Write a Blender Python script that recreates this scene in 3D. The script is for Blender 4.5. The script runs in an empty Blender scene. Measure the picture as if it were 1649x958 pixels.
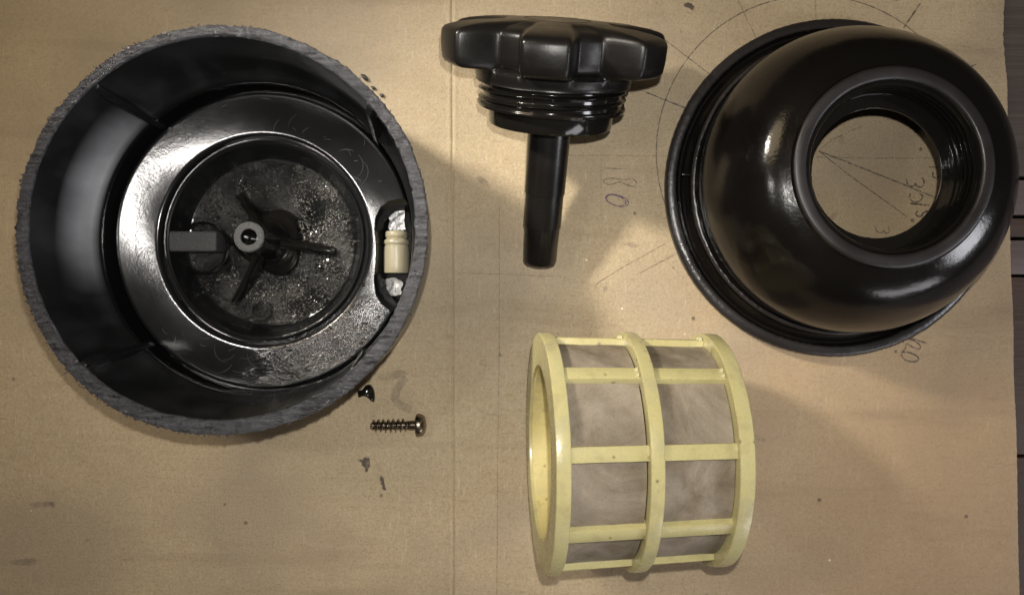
import bpy, bmesh, math, random
import numpy as np
from mathutils import Vector, Matrix, noise
random.seed(7); np.random.seed(7)
sc = bpy.context.scene
C = sc.collection
R = math.radians
PI = math.pi
MM = 0.001

# ------------------------------------------------------------ camera, light
cam_d = bpy.data.cameras.new('camera'); cam = bpy.data.objects.new('camera', cam_d); C.objects.link(cam)
cam.location = (0, 0, 0.332)
cam_d.sensor_width = 36; cam_d.lens = 31.17
cam_d.clip_start = 0.01; cam_d.clip_end = 20
sc.camera = cam

w = bpy.data.worlds.new('World'); sc.world = w; w.use_nodes = True
wn = w.node_tree.nodes; wl = w.node_tree.links
bg = wn['Background']
tc = wn.new('ShaderNodeTexCoord'); sx = wn.new('ShaderNodeSeparateXYZ'); mr = wn.new('ShaderNodeMapRange')
wl.new(tc.outputs['Generated'], sx.inputs[0]); wl.new(sx.outputs['Z'], mr.inputs[0])
mr.inputs[1].default_value = -0.3; mr.inputs[2].default_value = 0.9
mr.inputs[3].default_value = 0.02; mr.inputs[4].default_value = 0.06
wl.new(mr.outputs[0], bg.inputs['Strength'])
bg.inputs['Color'].default_value = (1.0, 0.86, 0.72, 1)

def lamp(name, kind, loc, power, col, size, target=(0, 0, 0), size_y=None):
    d = bpy.data.lights.new(name, kind); d.energy = power; d.color = col
    if kind in ('POINT', 'SPOT'): d.shadow_soft_size = size
    else:
        d.size = size
        if size_y: d.shape = 'RECTANGLE'; d.size_y = size_y
        else: d.shape = 'DISK'
    o = bpy.data.objects.new(name, d); C.objects.link(o); o.location = loc
    if kind == 'AREA':
        o.rotation_euler = (Vector(target) - Vector(loc)).to_track_quat('-Z', 'Y').to_euler()
    return o
fl = lamp('phone_flash', 'SPOT', (0.006, 0.019, 0.336), 2.95, (1.0, 0.96, 0.90), 0.0025)
fl.data.spot_size = R(90); fl.data.spot_blend = 1.0
lamp('work_lamp', 'AREA', (-0.180, 0.030, 0.332), 0.15, (1.0, 0.95, 0.90), 0.020, (-0.10, 0.02, 0.0))
tor = lamp('torch', 'SPOT', (-0.320, 0.235, 0.340), 16.0, (1.0, 0.93, 0.82), 0.026)
tor.rotation_euler = (Vector((0.010, 0.022, 0)) - tor.location).to_track_quat('-Z', 'Y').to_euler()
tor.data.spot_size = R(25); tor.data.spot_blend = 1.0
lamp('warm_fill', 'AREA', (-0.80, 0.62, 1.05), 3.4, (1.0, 0.76, 0.48), 0.55, (-0.03, 0.0, 0))  # unseen lamp added as general warm fill
lamp('room_window', 'AREA', (0.55, -0.66, 0.28), 1.7, (0.95, 0.90, 0.95), 0.44, (0.0, 0.0, 0.0), 0.24)
lamp('wall_fill', 'AREA', (0.66, -0.18, 0.36), 1.3, (0.95, 0.95, 1.0), 0.20, (0.0, 0.0, 0.0), 0.14)  # unseen light added to brighten the bowl's left inner wall

sc.view_settings.view_transform = 'Standard'; sc.view_settings.look = 'None'
sc.view_settings.exposure = 0.15; sc.view_settings.gamma = 1.0
sc.view_settings.use_curve_mapping = False
sc.render.engine = 'CYCLES'
sc.cycles.max_bounces = 8

# ------------------------------------------------------------ node helpers
class NT:
    def __init__(s, name):
        s.m = bpy.data.materials.new(name); s.m.use_nodes = True
        s.n = s.m.node_tree.nodes; s.l = s.m.node_tree.links
        s.b = s.n['Principled BSDF']; s.out = s.n['Material Output']
        s.tc = s.n.new('ShaderNodeTexCoord')
    def set(s, **k):
        for a, v in k.items():
            i = s.b.inputs[a.replace('_', ' ')]
            if hasattr(v, 'is_output'): s.l.new(v, i)
            else: i.default_value = (*v, 1) if (isinstance(v, tuple) and len(v) == 3 and i.type == 'RGBA') else v
        return s
    def map(s, scale=(1, 1, 1), rot=(0, 0, 0), loc=(0, 0, 0)):
        m = s.n.new('ShaderNodeMapping'); s.l.new(s.tc.outputs['Object'], m.inputs[0])
        m.inputs['Scale'].default_value = scale; m.inputs['Rotation'].default_value = rot
        m.inputs['Location'].default_value = loc
        return m.outputs[0]
    def noise(s, scale, detail=4, rough=.55, vec=None, dist=0.0):
        t = s.n.new('ShaderNodeTexNoise'); s.l.new(vec or s.tc.outputs['Object'], t.inputs['Vector'])
        t.inputs['Scale'].default_value = scale; t.inputs['Detail'].default_value = detail
        t.inputs['Roughness'].default_value = rough; t.inputs['Distortion'].default_value = dist
        return t.outputs[0]
    def voro(s, scale, vec=None, feature='F1'):
        t = s.n.new('ShaderNodeTexVoronoi'); t.feature = feature
        s.l.new(vec or s.tc.outputs['Object'], t.inputs['Vector'])
        t.inputs['Scale'].default_value = scale
        return t.outputs['Distance']
    def rng(s, v, a, b, c, d):
        t = s.n.new('ShaderNodeMapRange'); s.l.new(v, t.inputs[0])
        for i, x in enumerate((a, b, c, d)): t.inputs[i + 1].default_value = x
        return t.outputs[0]
    def math(s, op, a, b=0.0):
        t = s.n.new('ShaderNodeMath'); t.operation = op
        for i, x in enumerate((a, b)):
            if hasattr(x, 'is_output'): s.l.new(x, t.inputs[i])
            else: t.inputs[i].default_value = x
        return t.outputs[0]
    def mix(s, f, a, b):
        t = s.n.new('ShaderNodeMix'); t.data_type = 'RGBA'
        if hasattr(f, 'is_output'): s.l.new(f, t.inputs[0])
        else: t.inputs[0].default_value = f
        for i, x in ((6, a), (7, b)):
            if hasattr(x, 'is_output'): s.l.new(x, t.inputs[i])
            else: t.inputs[i].default_value = (*x, 1)
        return t.outputs[2]
    def bump(s, h, strength=.5, dist=.0005, prev=None):
        t = s.n.new('ShaderNodeBump'); s.l.new(h, t.inputs['Height'])
        t.inputs['Strength'].default_value = strength; t.inputs['Distance'].default_value = dist
        if prev: s.l.new(prev, t.inputs['Normal'])
        s.l.new(t.outputs[0], s.b.inputs['Normal'])
        return t.outputs[0]

def mat_black(name, rough=.2, base=(.006, .006, .0065), tex=1.0, spec=.5):
    t = NT(name)
    n1 = t.noise(60, 5); n2 = t.noise(900, 3)
    t.set(Base_Color=t.mix(n1, base, tuple(c * 1.6 for c in base)),
          Roughness=t.rng(n1, .3, .75, rough * .75, rough * 1.35), Specular_IOR_Level=spec)
    b = t.bump(n2, .10 * tex, .0003)
    sc_n = t.noise(240, 4, .7, t.map((1, .08, 1), (0, .4, .6)))
    b = t.bump(t.rng(sc_n, .66, .72, 0, 1), .12 * tex, .0003, b)
    t.bump(n1, .12 * tex, .0015, b)
    return t.m

M_black = mat_black('black_plastic', .20)
M_dome = mat_black('dark_glossy_plastic', .18, (.0035, .003, .0027), 1.3, .34)
M_neck = mat_black('satin_black_plastic', .42, (.022, .018, .020), 1.2)
M_stem = mat_black('stem_plastic', .26, (.005, .0045, .004), .5, .4)
M_knob = mat_black('knob_plastic', .34, (.0045, .004, .0037), .9, .32)
M_thread = mat_black('wet_thread_plastic', .12, (.005, .0045, .004), .4)

# annulus / shell of the bowl: glossy with a gritty damp zone and swirl marks
t = NT('oily_black_plastic')
n1 = t.noise(45, 5); n2 = t.noise(1100, 3, .6); n3 = t.noise(420, 5, .65)
# wet grit is spread over the lower right quarter of the ledge
sp = t.n.new('ShaderNodeSeparateXYZ'); t.l.new(t.tc.outputs['Object'], sp.inputs[0])
msk = t.rng(t.math('SUBTRACT', t.math('MULTIPLY', sp.outputs['X'], .12), sp.outputs['Y']), .024, .050, 0, 1)
msk = t.math('MULTIPLY', t.math('MULTIPLY', msk, t.rng(sp.outputs['X'], -.016, .006, 0, 1)), t.rng(n1, .40, .58, .05, 1))
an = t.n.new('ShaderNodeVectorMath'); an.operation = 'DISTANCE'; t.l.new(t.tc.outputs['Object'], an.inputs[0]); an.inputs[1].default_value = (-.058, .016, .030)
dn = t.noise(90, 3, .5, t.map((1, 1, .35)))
wall_sheen = t.math('MULTIPLY', t.rng(an.outputs['Value'], .012, .036, 1, 0), t.math('MULTIPLY', t.rng(sp.outputs['Z'], .0225, .0255, 0, 1), t.rng(dn, .25, .7, .65, 1)))  # soft reflection on the left wall, painted in as a paler band
wall_sheen = t.math('MULTIPLY', wall_sheen, t.rng(sp.outputs['Z'], .030, .044, 1, 0))
wall_sheen = t.math('ADD', wall_sheen, t.math('MULTIPLY', t.rng(sp.outputs['Z'], .0225, .0255, 0, .04), t.rng(dn, .45, .7, 0, 1)))
t.set(Base_Color=t.mix(wall_sheen, t.mix(n1, (.005, .0052, .0055), (.009, .0095, .010)), (.34, .35, .37)),
      Roughness=t.math('ADD', t.rng(n1, .3, .7, .11, .18), t.rng(sp.outputs['Z'], .020, .024, 0, .17)), Specular_IOR_Level=.6)
b = t.bump(n2, .05, .0003)
b = t.bump(t.math('MULTIPLY', n3, msk), .55, .0012, b)
t.bump(n1, .10, .0012, b)
M_oily = t.m

# gritty wet floor
t = NT('gritty_wet_floor')
n1 = t.noise(130, 6, .7); n2 = t.noise(650, 4, .65); n0 = t.noise(38, 3)
t.set(Base_Color=t.mix(t.rng(n0, .42, .6, 0, 1), (.004, .004, .004), (.022, .021, .019)),
      Roughness=t.rng(n0, .4, .62, .10, .30), Specular_IOR_Level=.6)
b = t.bump(n2, .9, .0009); t.bump(n1, .8, .0022, b)
M_grit = t.m

# sawn plastic
t = NT('sawn_grey_plastic')
mp = t.map((1, 1, 1), (0, 0, R(25)))
mps = t.map((.16, 1, 1), (0, 0, R(10)))
n1 = t.noise(900, 4, .7, mps); n2 = t.noise(300, 5, .7); n3 = t.noise(30, 3)
t.set(Base_Color=t.mix(t.rng(n1, .35, .65, 0, 1), (.022, .022, .024), (.120, .120, .134)),
      Roughness=t.rng(n3, .35, .65, .13, .32), Specular_IOR_Level=1.0)
wv_ = t.n.new('ShaderNodeTexWave'); wv_.bands_direction = 'Y'; wv_.inputs['Scale'].default_value = 330; wv_.inputs['Distortion'].default_value = 5; wv_.inputs['Detail'].default_value = 2; wv_.inputs['Detail Scale'].default_value = 60
t.l.new(t.map((1, 1, 1), (0, 0, R(16))), wv_.inputs[0])
b = t.bump(wv_.outputs[1], .8, .0010)
b = t.bump(n1, .8, .0012, b); t.bump(n2, .6, .0012, b)
M_sawn = t.m

t = NT('scuffed_edge_plastic')
n1 = t.noise(800, 4, .7); n2 = t.noise(200, 4)
t.set(Base_Color=t.mix(t.rng(n1, .4, .7, 0, 1), (.020, .018, .019), (.075, .068, .070)), Roughness=.36, Specular_IOR_Level=.6)
b = t.bump(n1, .5, .0006); t.bump(n2, .4, .0012, b)
M_scuff = t.m

t = NT('matte_grey_pad')
n1 = t.noise(1500, 3, .7)
t.set(Base_Color=t.mix(n1, (.035, .036, .037), (.085, .086, .088)), Roughness=.5)
t.bump(n1, .8, .0008); M_pad = t.m

# cream plastic
def mat_cream(name, a=(.40, .35, .155), b_=(.48, .44, .245), rough=.26):
    t = NT(name)
    n1 = t.noise(28, 5, .6, None, .6); n2 = t.noise(420, 4, .6); n3 = t.noise(90, 6, .75)
    col = t.mix(n1, a, b_)
    col = t.mix(t.rng(n3, .50, .72, 0, .55), col, (.24, .19, .10))
    v = t.voro(260); vg = t.noise(70, 3)
    col = t.mix(t.math('MULTIPLY', t.math('MULTIPLY', t.rng(v, .10, .2, 1, 0), t.rng(vg, .52, .60, 0, 1)), .7), col, (.12, .09, .05))
    n5 = t.noise(55, 5, .7, t.map((1, 1, 1), (0, 0, 0), (.2, .5, .1)))
    col = t.mix(t.rng(n5, .52, .70, 0, .45), col, (.30, .29, .22))
    t.set(Base_Color=col, Roughness=t.rng(n3, .3, .7, rough * .8, rough * 1.4),
          Subsurface_Weight=.18, Subsurface_Scale=.002, Subsurface_Radius=(1, .8, .35))
    b = t.bump(n2, .18, .0004); t.bump(n1, .2, .001, b)
    return t.m
M_cream = mat_cream('cream_plastic', (.415, .365, .155), (.475, .44, .235))
M_bead = mat_cream('glossy_cream_bead', (.46, .43, .25), (.48, .45, .27), .07)
M_cream_in = mat_cream('yellow_cream_plastic', (.50, .42, .15), (.56, .48, .22), .55)
M_fit = mat_cream('pale_cream_fitting', (.22, .20, .135), (.28, .255, .18), .35)

# gauze: fine woven mesh, dusty grey brown
t = NT('dusty_filter_gauze')
n1 = t.noise(38, 6, .65, None, 1.2); n2 = t.noise(2600, 2, .6); n3 = t.noise(150, 5, .7)
wv = []
for axis in ('X', 'Z'):
    ww = t.n.new('ShaderNodeTexWave'); ww.bands_direction = 'X' if axis == 'X' else 'Y'
    ww.inputs['Scale'].default_value = 1900; ww.inputs['Distortion'].default_value = .6
    t.l.new(t.tc.outputs['Object'], ww.inputs[0]); wv.append(ww.outputs[1])
weave = t.math('MULTIPLY', wv[0], wv[1])
col = t.mix(t.rng(n1, .32, .68, 0, 1), (.115, .088, .052), (.30, .255, .195))
col = t.mix(t.rng(n3, .35, .7, 0, .45), col, (.30, .26, .21))
col = t.mix(t.rng(n2, .4, .62, 0, .22), col, (.09, .07, .045))
t.set(Base_Color=col, Roughness=.62, Specular_IOR_Level=.35, Subsurface_Weight=0.0)
b = t.bump(weave, .25, .0002); b = t.bump(n2, .35, .0003, b); t.bump(n1, .5, .0015, b)
M_gauze = t.m

# cardboard
t = NT('brown_cardboard')
st = t.map((1, .10, 1)); st2 = t.map((.05, 1, 1))
big = t.noise(7, 4, .55, None, .4); mid = t.noise(34, 5, .6); fine = t.noise(1250, 3, .7)
fx = t.noise(700, 3, .6, st); fy = t.noise(420, 4, .6, st2); mott = t.noise(180, 4, .65)
col = t.mix(t.rng(big, .3, .7, 0, 1), (.340, .268, .152), (.410, .330, .203))
col = t.mix(t.rng(mid, .35, .75, 0, .30), col, (.300, .215, .125))
col = t.mix(t.rng(fx, .35, .7, 0, .14), col, (.26, .18, .10))
col = t.mix(t.rng(fy, .45, .75, 0, .20), col, (.27, .19, .11))
col = t.mix(t.rng(fine, .35, .7, 0, .55), col, (.50, .41, .29))
grain2 = t.noise(1000, 4, .75, t.map((1, 1, 1), (0, 0, 0), (.3, .1, .2)))
col = t.mix(t.rng(grain2, .50, .72, 0, .60), col, (.20, .145, .075))
fib = t.noise(520, 3, .6, t.map((.22, 1.5, 1), (0, 0, R(20)))); fib2 = t.noise(520, 3, .6, t.map((1.5, .22, 1), (0, 0, R(-25))))
col = t.mix(t.rng(fib, .62, .72, 0, .40), col, (.22, .16, .09))
col = t.mix(t.rng(fib2, .62, .72, 0, .40), col, (.56, .47, .32))
# grey greasy smudges
smu = t.noise(16, 3, .5, t.map((1, 1, 1), (0, 0, 0), (.31, .12, .05)))
col = t.mix(t.rng(smu, .46, .68, 0, .50), col, (.215, .175, .130))
def region(u, v, rad, soft):
    x, y = (u - 824.5) / 4300, (479 - v) / 4300
    vm = t.n.new('ShaderNodeVectorMath'); vm.operation = 'DISTANCE'; t.l.new(t.tc.outputs['Object'], vm.inputs[0]); vm.inputs[1].default_value = (x, y, 0)
    d = t.math('ADD', vm.outputs['Value'], t.rng(mid, .3, .7, -soft * .25, soft * .25))
    return t.rng(d, (rad / 4300) - soft / 2, (rad / 4300) + soft / 2, 1, 0)
col = t.mix(t.math('MULTIPLY', region(520, 20, 230, .07), .50), col, (.185, .155, .120))
col = t.mix(t.math('MULTIPLY', region(770, 460, 110, .035), .30), col, (.20, .175, .155))  # bowl's cast shadow painted into the card colour
col = t.mix(t.math('MULTIPLY', region(1000, 160, 130, .05), .25), col, (.20, .17, .14))  # card darkened in colour where the cap's shadow falls
col = t.mix(t.math('MULTIPLY', region(1560, 860, 420, .11), .42), col, (.325, .190, .095))  # reddish falloff of the light painted over the lower right
col = t.mix(t.math('MULTIPLY', region(30, 100, 250, .10), .30), col, (.34, .25, .12))  # yellower top left corner
# horizontal rub marks
rub = t.noise(60, 4, .6, t.map((.12, 1, 1), (0, 0, R(1.5))))
col = t.mix(t.rng(rub, .56, .74, 0, .40), col, (.19, .14, .085))
# specks, dark and pale
v = t.voro(95); vv = t.noise(23, 2)
spk = t.math('MULTIPLY', t.rng(v, .055, .085, 1, 0), t.rng(vv, .52, .58, 0, 1))
col = t.mix(t.math('MULTIPLY', spk, .75), col, (.07, .05, .03))
v2 = t.voro(72, t.map((1, 1, 1), (0, 0, 1), (.4, .2, 0))); vv2 = t.noise(19, 2, .5, t.map((1, 1, 1), (0, 0, 0), (.7, .3, 0)))
spk2 = t.math('MULTIPLY', t.rng(v2, .02, .04, 1, 0), t.rng(vv2, .50, .56, 0, 1))
col = t.mix(t.math('MULTIPLY', spk2, .8), col, (.80, .72, .60))
t.set(Base_Color=col, Roughness=t.rng(mott, .3, .7, .52, .68), Specular_IOR_Level=.35)
b = t.bump(fx, .10, .0003); b = t.bump(fy, .14, .0003, b); b = t.bump(fine, .5, .00045, b); b = t.bump(fib, .35, .0003, b)
t.bump(mid, .25, .002, b)
M_card = t.m
t = NT('torn_cardboard_edge')
t.set(Base_Color=t.mix(t.noise(500, 4), (.20, .14, .08), (.50, .40, .27)), Roughness=.8)
t.bump(t.noise(800, 4), .6, .0006); M_cardedge = t.m

def mat_wood(name, a, b_, sc_=1.0):
    t = NT(name)
    g = t.noise(90 * sc_, 6, .65, t.map((.10, 1, 1))); g2 = t.noise(400, 4, .6, t.map((.05, 1, 1))); bl = t.noise(22, 4)
    col = t.mix(t.rng(g, .3, .7, 0, 1), a, b_)
    col = t.mix(t.rng(bl, .45, .75, 0, .5), col, tuple(c * .5 for c in a))
    t.set(Base_Color=col, Roughness=t.rng(g, .3, .7, .55, .75))
    b = t.bump(g2, .5, .0006); t.bump(g, .5, .0012, b)
    return t.m
M_wood1 = mat_wood('weathered_brown_board', (.040, .029, .021), (.075, .057, .045))
M_wood2 = mat_wood('worn_mauve_board', (.085, .062, .058), (.15, .115, .11))
M_wood3 = mat_wood('dark_stained_board', (.035, .020, .013), (.080, .048, .034))

# metal
t = NT('dull_bronze_steel')
n = t.noise(900, 4)
t.set(Base_Color=t.mix(n, (.16, .13, .10), (.34, .29, .23)), Metallic=1.0, Roughness=t.rng(n, .3, .7, .2, .38))
t.bump(n, .25, .0002); M_screw = t.m

# pencil / ink / stains: print on the card, with gaps where the card's tooth shows
def mat_print(name, col, cover, grain=700, lo=.35, hi=.6, fade=False):
    t = NT(name)
    t.set(Base_Color=col, Roughness=.6)
    tr = t.n.new('ShaderNodeBsdfTransparent'); mx = t.n.new('ShaderNodeMixShader')
    f = t.math('MULTIPLY', t.rng(t.noise(grain, 3, .6), lo, hi, .25, 1.0), cover)
    if fade:
        at = t.n.new('ShaderNodeAttribute'); at.attribute_name = 'cover'
        f = t.math('MULTIPLY', t.rng(t.math('ADD', at.outputs['Fac'], t.rng(t.noise(grain * 1.3, 4, .6), .3, .7, -.5, .3)), .25, .8, 0, 1), f)
    t.l.new(f, mx.inputs[0]); t.l.new(tr.outputs[0], mx.inputs[1]); t.l.new(t.b.outputs[0], mx.inputs[2])
    t.l.new(mx.outputs[0], t.out.inputs['Surface'])
    return t.m
M_pencil = mat_print('pencil_graphite', (.07, .055, .05), .60)
M_pencil_l = mat_print('faint_pencil_graphite', (.10, .075, .055), .38)
M_ink = mat_print('dark_pen_ink', (.060, .045, .042), .68)
M_purple = mat_print('purple_pen_ink', (.10, .05, .12), .75)
M_stain = mat_print('grease_stain', (.075, .055, .04), .85, 400, .30, .5, True)
M_stain_l = mat_print('faint_grease_stain', (.15, .12, .10), .26, 200, .35, .60, True)
M_smear = mat_print('grey_smear', (.16, .14, .13), .24, 200, .3, .60)

# ------------------------------------------------------------ mesh helpers
def link(name, verts, faces, mat, parent=None, smooth=True, angle=35, label=None, kind=None, mm=True):
    me = bpy.data.meshes.new(name)
    k = MM if mm else 1.0
    v = (np.asarray(verts, float) * k).tolist()
    me.from_pydata(v, [], [tuple(map(int, f)) for f in faces])
    me.update()
    if smooth:
        me.shade_smooth()
        if angle: me.set_sharp_from_angle(angle=R(angle))
    me.materials.append(mat)
    o = bpy.data.objects.new(name, me); C.objects.link(o)
    if parent: o.parent = parent
    if label: o['label'] = label
    if kind: o['kind'] = kind
    return o
def thing(name, label, cat, loc=(0, 0, 0), rot=(0, 0, 0), group=None):
    o = bpy.data.objects.new(name, None); o.empty_display_size = .01; C.objects.link(o)
    o.location = [c * MM for c in loc]; o.rotation_euler = rot
    o['label'] = label; o['category'] = cat
    if group: o['group'] = group
    return o
def dense(prof, step):
    """insert points along a profile so no segment is longer than step"""
    out = [prof[0]]
    for a, b in zip(prof, prof[1:]):
        d = math.dist(a, b); n = max(1, int(math.ceil(d / step)))
        for i in range(1, n + 1):
            out.append((a[0] + (b[0] - a[0]) * i / n, a[1] + (b[1] - a[1]) * i / n))
    return out
def smooth_prof(prof, keep_ends=True, it=1):
    """Chaikin corner cutting"""
    for _ in range(it):
        q = [prof[0]]
        for a, b in zip(prof, prof[1:]):
            q.append((a[0] * .75 + b[0] * .25, a[1] * .75 + b[1] * .25))
            q.append((a[0] * .25 + b[0] * .75, a[1] * .25 + b[1] * .75))
        q.append(prof[-1]); prof = q
    return prof
def lathe_data(prof, segs=160, closed=False, fn=None):
    """prof: list of (r, z). r==0 collapses. fn(r,z,theta)->(r,z)"""
    V = []; F = []; rings = []
    for (r, z) in prof:
        if r <= 1e-6:
            rings.append([len(V)]); V.append((0, 0, z)); continue
        ring = []
        for i in range(segs):
            th = 2 * PI * i / segs
            rr, zz = fn(r, z, th) if fn else (r, z)
            ring.append(len(V)); V.append((rr * math.cos(th), rr * math.sin(th), zz))
        rings.append(ring)
    pairs = list(zip(rings, rings[1:]))
    if closed: pairs.append((rings[-1], rings[0]))
    for A, B in pairs:
        if len(A) == 1 and len(B) == 1: continue
        for i in range(segs):
            j = (i + 1) % segs
            if len(A) == 1: F.append((A[0], B[j], B[i]))
            elif len(B) == 1: F.append((A[i], A[j], B[0]))
            else: F.append((A[i], A[j], B[j], B[i]))
    return V, F
def fix_normals(o):
    bm = bmesh.new(); bm.from_mesh(o.data); bmesh.ops.recalc_face_normals(bm, faces=bm.faces); bm.to_mesh(o.data); bm.free()
    return o
def lathe(name, prof, mat, parent=None, segs=160, closed=False, fn=None, **k):
    V, F = lathe_data(prof, segs, closed, fn)
    return fix_normals(link(name, V, F, mat, parent, **k))
def N(x, y, z, s=1.0):
    return noise.noise(Vector((x * s, y * s, z * s)))
def tube_data(pts, rad, segs=8, caps=True):
    V = []; F = []; n = len(pts)
    P = [Vector(p) for p in pts]
    for i, p in enumerate(P):
        d = (P[min(i + 1, n - 1)] - P[max(i - 1, 0)]).normalized()
        up = Vector((0, 0, 1)) if abs(d.z) < .9 else Vector((1, 0, 0))
        a = d.cross(up).normalized(); b = a.cross(d)
        r = rad[i] if isinstance(rad, (list, tuple)) else rad
        for k in range(segs):
            th = 2 * PI * k / segs
            V.append(tuple(p + a * math.cos(th) * r + b * math.sin(th) * r))
    for i in range(n - 1):
        for k in range(segs):
            j = (k + 1) % segs
            F.append((i * segs + k, i * segs + j, (i + 1) * segs + j, (i + 1) * segs + k))
    if caps:
        F.append(tuple(range(segs))[::-1]); F.append(tuple(range((n - 1) * segs, n * segs)))
    return V, F
def merge(parts):
    V = []; F = []
    for v, f in parts:
        k = len(V); V += list(v); F += [tuple(i + k for i in q) for q in f]
    return V, F
def bevel(o, width, segs=2, angle=30):
    bm = bmesh.new(); bm.from_mesh(o.data)
    bmesh.ops.recalc_face_normals(bm, faces=bm.faces)
    e = [x for x in bm.edges if len(x.link_faces) == 2 and x.calc_face_angle(0) > R(angle)]
    bmesh.ops.bevel(bm, geom=e, offset=width * MM, segments=segs, profile=.6, affect='EDGES', clamp_overlap=True)
    bm.to_mesh(o.data); bm.free(); o.data.shade_smooth(); o.data.set_sharp_from_angle(angle=R(50))
    return o
def box_data(x0, x1, y0, y1, z0, z1):
    V = [(x, y, z) for x in (x0, x1) for y in (y0, y1) for z in (z0, z1)]
    F = [(0, 1, 3, 2), (4, 6, 7, 5), (0, 4, 5, 1), (2, 3, 7, 6), (0, 2, 6, 4), (1, 5, 7, 3)]
    return V, F
def boolean(o, cutter, op='DIFFERENCE'):
    md = o.modifiers.new('b', 'BOOLEAN'); md.object = cutter; md.operation = op; md.solver = 'EXACT'
    bpy.context.view_layer.update()
    dg = bpy.context.evaluated_depsgraph_get()
    me = bpy.data.meshes.new_from_object(o.evaluated_get(dg))
    o.modifiers.clear(); me.name = o.data.name; o.data = me
    bpy.data.objects.remove(cutter)
    o.data.shade_smooth(); o.data.set_sharp_from_angle(angle=R(35))

# board drawings are measured in a plan grid of 4.3 units to the millimetre
def B(u, v): return ((u - 824.5) / 4.3, (479.0 - v) / 4.3)

# ------------------------------------------------------------ table planks
table = bpy.data.objects.new('table', None); C.objects.link(table); table['kind'] = 'structure'
ys = [(420, 46, 'a'), (44.7, 31.5, 'b'), (30.3, 23.0, 'c'), (21.8, 8.8, 'b'), (7.8, -60, 'c'), (-61, -160, 'c'), (-161, -420, 'a')]
for (y1, y0, k) in ys:
    V, F = box_data(-520, 520, y0, y1, -24 + {'a': 0, 'b': -1.2, 'c': -2.5}[k], -4.6 - {'a': 0, 'b': .6, 'c': 2.2}[k])
    o = link('plank', V, F, {'a': M_wood1, 'b': M_wood2, 'c': M_wood3}[k], table)
    bevel(o, .8, 2)
V, F = box_data(-520, 520, -420, 420, -40, -27)
link('table_frame', V, F, M_wood3, table, smooth=False)

# ------------------------------------------------------------ cardboard
def crease(d, wdt): return math.exp(-(d / wdt) ** 2)
def seg_d(x, y, a, b):
    ax, ay = a; bx, by = b; dx, dy = bx - ax, by - ay
    L = dx * dx + dy * dy; t_ = ((x - ax) * dx + (y - ay) * dy) / L
    t_c = min(1, max(0, t_)); return math.hypot(x - ax - dx * t_c, y - ay - dy * t_c), t_
cr1 = B(728, 0)[0]; cr2 = B(803, 0)[0]
ridges = [(B(585, 77), B(705, 42), .42), (B(590, 112), B(726, 118), -.45), (B(700, 75), B(905, 5), .40), (B(640, 100), B(700, 70), .20)]
faint = [(B(735, 440), B(905, 446), -.12), (B(915, 250), B(1105, 252), -.10), (B(968, 250), B(968, 352), -.10), (B(960, 300), B(960, 350), -.07),
         (B(1040, 130), B(1110, 136), -.12)]
def card_h(x, y):
    wob = .35 * N(0.3, y * .03, 1.7)
    h = -.25 + .22 * N(x * .012, y * .016, .4) + .07 * N(x * .05, y * .06, 3.1)
    h += .012 * math.sin(y * 2 * PI / 6.6 + .6 * N(x * .02, y * .02, 8))
    d1 = x - cr1 - wob
    h += -.38 * crease(d1 - .15, .38) + .16 * crease(d1 + 1.0, .7) + .10 * crease(d1 - 1.3, .7)
    d2 = x - cr2 - wob * .6 + .8
    h += (-.05 - (.06 if y < -20 else 0)) * crease(d2, .9)
    for a, b, k in ridges:
        d, t_ = seg_d(x, y, a, b)
        if d < 3:
            h += k * crease(d + .15 * N(x * .3, y * .3, 2), .45) * (.6 + .6 * N(x * .12, y * .12, 5)) - k * .6 * crease(d - .8, .6)
    for a, b, k in faint:
        d, t_ = seg_d(x, y, a, b)
        if d < 2: h += k * crease(d, .35)
    return min(h, -.01)
def edge_x(y):
    v = 479 - 4.3 * y
    u = 1618.5 + 25 * v / 958 + 2.0 * N(.2, v * .01, .5)
    if 0 < v < 130: u -= 3.5 * math.sin(PI * v / 130) + 1.5 * N(.1, v * .12, .9)
    return (u - 824.5) / 4.3 + .12 * N(y * .8, 0, .3)
xs = list(np.arange(-300, -215, 3.0)) + list(np.arange(-215, cr1 - 4, 1.15)) + list(np.arange(cr1 - 4, cr1 + 4, .28)) + list(np.arange(cr1 + 4, 186, 1.0))
nx = len(xs)
ysg = list(np.arange(-200, -115, 3.0)) + list(np.arange(-115, 60, 1.05)) + list(np.arange(60, 115, .7)) + list(np.arange(115, 201, 3.0))
ny = len(ysg)
V = []; F = []
for y in ysg:
    ex = edge_x(y)
    for i, x in enumerate(xs):
        xx = -300 + (x + 300) * (1.0) if x < 150 else 150 + (x - 150) * (ex - 150) / (xs[-1] - 150)
        h = card_h(xx, y)
        if xx > ex - 2.5: h -= .25 * ((xx - ex + 2.5) / 2.5) ** 2
        V.append((xx, y, h))
for j in range(ny - 1):
    for i in range(nx - 1):
        a = j * nx + i; F.append((a, a + 1, a + 1 + nx, a + nx))
card = thing('cardboard_sheet', 'large brown corrugated cardboard sheet with pencilled dial marks, lying under every part', 'cardboard')
link('card_face', V, F, M_card, card, angle=None)
V = []; F = []
for j, y in enumerate(ysg):
    ex = edge_x(y); h0 = card_h(ex, y) - .25
    for q, (dx, z) in enumerate(((0, h0), (.25 + .25 * N(y, 1, 2), -.9), (-.3, -1.3), (-.35 + .3 * N(y * 2, 4, 2), -2.9), (.15 + .3 * N(y, 7, 2), -3.3), (0, -4.2))):
        V.append((ex + dx, y, z))
for j in range(ny - 1):
    for q in range(5):
        a = j * 6 + q; F.append((a, a + 1, a + 7, a + 6))
link('card_edge', V, F, M_cardedge, card)
V, F = box_data(-300, 180, -200, 200, -4.3, -1.4)
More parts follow.
